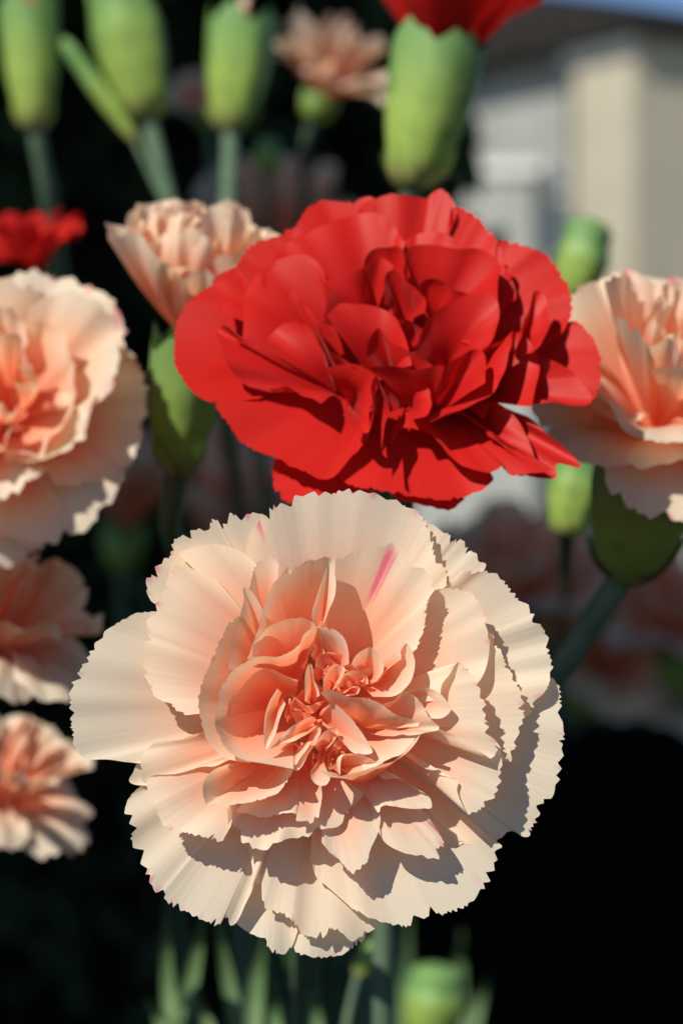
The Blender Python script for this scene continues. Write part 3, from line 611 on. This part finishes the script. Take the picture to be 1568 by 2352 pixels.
calyx_parts(redf, cb, ct, .0066, 7)
stem_part(redf, [rb, WD(880, 2300, .12), WD(910, 1500, .09), cb + (ct - cb).normalized() * .001], .0017)

# ------------------------------------------------------------------ other carnations, built from a whorl of fringed petals
def whorl(label, X, Y, dz, rpx, axis, seed, mat=PEACH, e0=8, e1=72, rings=(6, 6, 5, 4), pinkp=.15, group=None, stem_to=None, calyx_len=2.2, calyx_r=None, length_in=.72, tonek=.72, stem_mid=None, wide=46, name='carnation', foot=None, res=1.0, stem_px=None, cup=0.0, droop=0.0):
    r = random.Random(seed); S = PX * (D + dz) / D; R = rpx * S
    c = WD(X, Y, dz); ax = Vector(axis).normalized()
    ft = WD(foot[0], 1176, dz) if foot else Vector((c.x, c.y, 0)); ft.y += foot[1] if foot else .02; ft.z = 0
    o = empty(name, ft, label, 'flower', group)
    q = Vector((0, 0, 1)).rotation_difference(ax)
    Mq = np.array(q.to_matrix())
    nr = len(rings)
    for ri, n in enumerate(rings):
        f = ri / max(1, nr - 1); e = math.radians(e0 + (e1 - e0) * f); Ln = 100 * (1 + (length_in - 1) * f)
        ph0 = r.uniform(0, 6.28)
        for k in range(n):
            ph = ph0 + 2 * math.pi * k / n + r.uniform(-.15, .15); ee = e + math.radians(r.uniform(-9, 9)); LL = Ln * r.uniform(.86, 1.08)
            wd = math.radians(wide * r.uniform(.8, 1.15) * (1 - .25 * f)); rim = []
            for a in np.linspace(-1, 1, 9):
                prof = (1 - .30 * abs(a) ** 3.0); az = ph + a * wd
                tw = math.radians(r.uniform(-5, 5)); 
                rim.append((math.cos(az) * math.cos(ee + tw) * LL * prof, math.sin(az) * math.cos(ee + tw) * LL * prof, math.sin(ee + tw) * LL * prof, 0.0 if abs(a) > .95 else 1.0))
            rim = np.array(rim)
            # reflex: middles stand higher than the straight line for outer rings
            bl = np.array((0, 0, 22 * (1 - f) + 4)) + np.array((math.cos(ph), math.sin(ph), 0)) * (14 * f + cup) + np.array((0, 0, droop * (1 - f)))
            V, uv, pink = petal_grid(rim, (0, 0, -38 + 10 * f), bl, seed=seed * 50 + ri * 11 + k, teeth=6, tooth_w=9, flute=3.2, fine=.5, step=2.6 / res, nv=12, pinkp=pinkp, lowf=4, scale=1.0)
            V = V @ Mq.T * (R / 100.0) + np.array(c - ft)
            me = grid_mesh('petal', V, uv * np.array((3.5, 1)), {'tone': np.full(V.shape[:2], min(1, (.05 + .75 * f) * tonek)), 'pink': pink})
            link('petal', me, mat, o)
    cr = calyx_r or R * .25
    top = c - ax * (R * .22); bot = top - ax * (cr * calyx_len)
    calyx_parts(o, bot, top, cr, seed)
    pm = [WD(*p) for p in reversed(stem_px)] if stem_px else [Vector(((bot.x + ft.x) / 2, (bot.y + ft.y) / 2 + .01, (bot.z + ft.z) / 2))]
    stem_part(o, [ft] + pm + [bot - ax * (cr * .8), bot + ax * (cr * .05)], min(.0018, cr * .34))
    return o

def bud(label, base, tip, dz, rpx, seed, foot_px=None, petals=None, npet=7, spread=.5, group=None, stem_pts=(), plen=.55, pspread=30, pstart=.62):
    """calyx from base to tip (picture units), optionally with petals pushing out of it"""
    S = PX * (D + dz) / D; b = WD(*base, dz); t = WD(*tip, dz); r = rpx * S; ax = (t - b).normalized()
    fx = foot_px or (base[0], 0); ft = WD(fx[0], base[1], fx[1] or dz); ft = Vector((ft.x, ft.y, 0))
    o = empty('carnation_bud', ft, label, 'flower bud', group)
    calyx_parts(o, b, t, r, seed, flare=1.05 if petals else .86, teeth=bool(petals))
    stem_part(o, [ft] + [WD(p[0], p[1], p[2] if len(p) > 2 else dz) for p in stem_pts] + [b + ax * (r * .08)], min(.0019, r * .30))
    rr = random.Random(seed)
    L = (t - b).length
    if petals:
        q = Vector((0, 0, 1)).rotation_difference(ax); Mq = np.array(q.to_matrix())
        for k in range(npet):
            ph = 2 * math.pi * k / npet + rr.uniform(-.2, .2); e = math.radians(90 - pspread * (1, .62, .28)[k % 3] + rr.uniform(-6, 6)); rim = []
            for a in np.linspace(-1, 1, 9):
                az = ph + a * .75; prof = 1 - .22 * abs(a) ** 3
                rim.append((math.cos(az) * math.cos(e) * 100 * prof, math.sin(az) * math.cos(e) * 100 * prof, math.sin(e) * 100 * prof, 0.0 if abs(a) > .95 else 1.0))
            V, uv, pk = petal_grid(np.array(rim), (0, 0, -20), np.array((math.cos(ph) * 8, math.sin(ph) * 8, 0)), seed=seed * 40 + k, teeth=6, tooth_w=9, flute=3, fine=.4, step=3, nv=12, pinkp=.1)
            V = V @ Mq.T * (L * plen / 100 * 1.6) + np.array(b + ax * (L * pstart) - ft)
            link('petal', grid_mesh('petal', V, uv * np.array((3.5, 1)), {'tone': np.full(V.shape[:2], .4), 'pink': pk}), petals, o)
    else:
        # closed, a pointed cap of folded calyx teeth
        n = 20; V = np.zeros((n, 6, 3)); uv = np.zeros((n, 6, 2)); x, y = frame_of(ax)
        for i in range(n):
            for j in range(6):
                a = 2 * math.pi * i / n; f = j / 5; rr2 = r * .834 * math.cos(f * math.pi / 2)
                V[i, j] = b + ax * (L * (1.0 + .17 * math.sin(f * math.pi / 2))) + x * (rr2 * math.cos(a)) + y * (rr2 * math.sin(a)) - ft; uv[i, j] = (i / n, .8 + .2 * f)
        link('tip', grid_mesh('tip', V, uv, wrap=True), CALYX, o)
    return o

whorl('pale peach carnation cut by the frame edge, left of the red bloom', 5, 940, .085, 378, (.06, -.92, .36), 21, rings=(6, 5, 5, 4), e0=2, e1=68, wide=54, tonek=.55, foot=(-900, .1), stem_px=((-150, 1150, .12), (-500, 1700, .15)), pinkp=.3)
whorl('pale peach carnation whose left petals lie behind the red bloom', 1525, 905, .062, 385, (.10, -.62, .78), 22, e0=0, e1=72, rings=(6, 6, 5, 5), wide=54, tonek=.6, foot=(760, 1.0), stem_px=((1290, 1530, .078), (1150, 1700, .10), (900, 1900, .7)), calyx_r=.0072, calyx_len=3.5)
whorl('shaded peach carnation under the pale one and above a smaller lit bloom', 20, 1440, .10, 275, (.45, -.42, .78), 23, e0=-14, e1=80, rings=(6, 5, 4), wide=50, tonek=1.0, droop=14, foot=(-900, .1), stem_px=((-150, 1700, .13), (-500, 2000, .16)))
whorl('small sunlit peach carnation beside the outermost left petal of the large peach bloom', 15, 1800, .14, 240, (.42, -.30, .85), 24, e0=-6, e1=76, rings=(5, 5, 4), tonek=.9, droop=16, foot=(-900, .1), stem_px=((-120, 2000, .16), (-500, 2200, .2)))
whorl('half open peach carnation on a bright green calyx beside the red bloom', 440, 690, .085, 275, (.10, -.42, .90), 25, e0=40, e1=86, rings=(5, 5, 5, 4), wide=56, cup=30, calyx_r=.0052, calyx_len=4.2, tonek=.8, length_in=.9, foot=(600, 1.1), stem_px=((390, 1180, .12), (480, 1500, .5), (540, 1900, .9)))
whorl('red carnation partly hidden behind the pale peach one', 75, 590, .20, 150, (-.2, -.3, .9), 26, mat=RED, e0=20, e1=80, rings=(6, 5, 4), foot=(-900, .1), stem_px=((-50, 900, .22), (-400, 1500, .24)))
whorl('peach carnation far behind among the green buds', 755, 165, .40, 190, (.30, -.25, .92), 27, e0=6, e1=76, rings=(6, 5, 4), tonek=.5, calyx_r=.005, calyx_len=1.6, foot=(700, .6), stem_px=((700, 480, .6), (690, 1000, .9)))
whorl('small shaded peach bloom between two green buds', 450, 225, .70, 95, (-.3, -.5, .8), 28, e0=10, e1=70, rings=(5, 4), foot=(640, .05))
whorl('dim peach bloom in shade just behind the top of the red bloom', 640, 520, .72, 215, (.0, -.45, .88), 29, tonek=1.7, e0=15, e1=78, rings=(6, 5, 4), cup=12, foot=(700, .3))  # high tonek on these dim blooms paints in the warmth of bounced light
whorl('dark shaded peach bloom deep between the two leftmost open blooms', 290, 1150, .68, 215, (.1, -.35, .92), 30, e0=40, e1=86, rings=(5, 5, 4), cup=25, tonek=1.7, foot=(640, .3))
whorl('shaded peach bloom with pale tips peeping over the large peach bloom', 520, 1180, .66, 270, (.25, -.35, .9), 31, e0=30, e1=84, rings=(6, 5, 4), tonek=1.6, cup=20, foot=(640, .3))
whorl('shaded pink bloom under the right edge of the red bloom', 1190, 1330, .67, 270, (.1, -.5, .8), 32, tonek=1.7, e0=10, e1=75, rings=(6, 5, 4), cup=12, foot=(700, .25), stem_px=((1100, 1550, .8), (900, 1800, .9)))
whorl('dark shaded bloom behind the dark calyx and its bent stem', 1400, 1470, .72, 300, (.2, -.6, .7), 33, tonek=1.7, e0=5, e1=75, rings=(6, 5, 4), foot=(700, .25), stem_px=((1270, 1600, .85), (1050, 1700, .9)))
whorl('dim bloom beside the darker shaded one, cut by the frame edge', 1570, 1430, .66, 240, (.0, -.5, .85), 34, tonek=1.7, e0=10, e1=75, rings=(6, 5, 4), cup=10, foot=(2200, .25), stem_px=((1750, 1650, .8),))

bud('tall green bud with coral tip, hanging over the red bloom at the frame edge', (80, 292), (62, -30), .32, 66, 41, foot_px=(560, 1.1), stem_pts=((500, 1800, 1.0), (260, 1250, .75), (150, 820, .46), (128, 560, .34), (92, 340)), petals=PEACH, npet=5, plen=.5, pspread=12)
bud('broad green bud with a slim side shoot', (340, 268), (262, -60), .32, 84, 42, foot_px=(590, 1.15), stem_pts=((600, 1800, 1.0), (570, 1300, .7), (520, 950, .45), (440, 620), (375, 420), (355, 330)))
bud('green bud with a trace of peach in its scalloped mouth beside the far peach bloom', (530, 298), (560, 10), .30, 76, 43, foot_px=(640, 1.15), stem_pts=((640, 1800, 1.0), (620, 1300, .7), (590, 1000, .45), (535, 650), (522, 440), (524, 340)), petals=PEACH, npet=4, plen=.22, pspread=6, pstart=.75)
bud('fat green calyx with red petals bursting from its mouth', (945, 425), (1018, 50), .17, 102, 44, foot_px=(780, 1.15), stem_pts=((800, 1800, .9), (850, 1300, .5), (910, 900, .25), (935, 500)), petals=RED, npet=12, plen=.46, pspread=48, pstart=.8)
bud('round tipped light green bud against the house wall', (1312, 690), (1352, 528), .27, 64, 45, foot_px=(700, 1.15), stem_pts=((800, 1900, 1.0), (1200, 1560, .75), (1420, 1200), (1400, 950), (1318, 760)))
bud('bright green bud tucked under the tip of the red petals', (1300, 1230), (1330, 1040), .16, 62, 46, foot_px=(800, 1.1), stem_pts=((900, 1900, 1.0), (1200, 1600, .85), (1290, 1390, .5), (1298, 1280, .2)))
bud('tiny round green bud under the far peach bloom', (612, 400), (616, 325), .5, 34, 47, foot_px=(700, 1.15), stem_pts=((650, 1000, .8), (610, 480)))
bud('bright green bud low down under the large peach bloom', (985, 2390), (1005, 2240), .30, 74, 48, stem_pts=((985, 2700), (988, 2480)))
bud('pale green bud on a slanting stem below the large peach bloom', (820, 2240), (885, 2160), .20, 30, 49, foot_px=(700, 0), stem_pts=((760, 2700), (790, 2380)))
bud('slim green side shoot crossing to the broad bud', (310, 320), (165, 120), .32, 22, 50, foot_px=(570, 1.15), stem_pts=((580, 1800, 1.0), (550, 1300, .7), (500, 950, .45), (430, 620), (362, 420)))
bud('yellow green bud just under the lowest fringed petals', (680, 2235), (672, 2150), .16, 30, 51, stem_pts=((700, 2600), (690, 2380)))

# tufts of narrow leaves below the large peach bloom
def tuft(label, blades, dz, foot):
    f = WD(*foot, dz); f.z = 0
    o = empty('leaf_tuft', f, label, 'leaves', 'narrow grey green leaf tufts')
    for (x0, y0, x1, y1, x2, y2, wpx) in blades:
        S = PX * (D + dz) / D
        leaf_blade(o, WD(x0, y0, dz), WD(x1, y1, dz + .004), WD(x2, y2, dz - .004), wpx * S)
    stem_part(o, [f, WD(blades[0][0], blades[0][1] + 160, dz), WD(blades[0][0], blades[0][1] - 10, dz)], .0016)
tuft('narrow grey green leaves rising under the lower left petals', ((400, 2420, 385, 2250, 378, 2070, 20), (395, 2420, 440, 2250, 475, 2060, 22), (560, 2440, 525, 2260, 490, 2080, 20), (410, 2430, 360, 2330, 335, 2290, 16)), .20, (400, 2400))
tuft('grey green leaves on either side of the bluish stem', ((575, 2440, 590, 2250, 610, 2110, 22), (640, 2440, 630, 2330, 625, 2240, 16), (500, 2440, 470, 2330, 445, 2280, 14), (740, 2440, 725, 2330, 730, 2260, 14)), .24, (580, 2400))
tuft('dim green leaves in shade under the lower right petals', ((1040, 2440, 1050, 2250, 1060, 2130, 26), (1060, 2440, 1100, 2300, 1125, 2240, 18), (920, 2440, 930, 2250, 940, 2100, 20)), .42, (960, 2400))
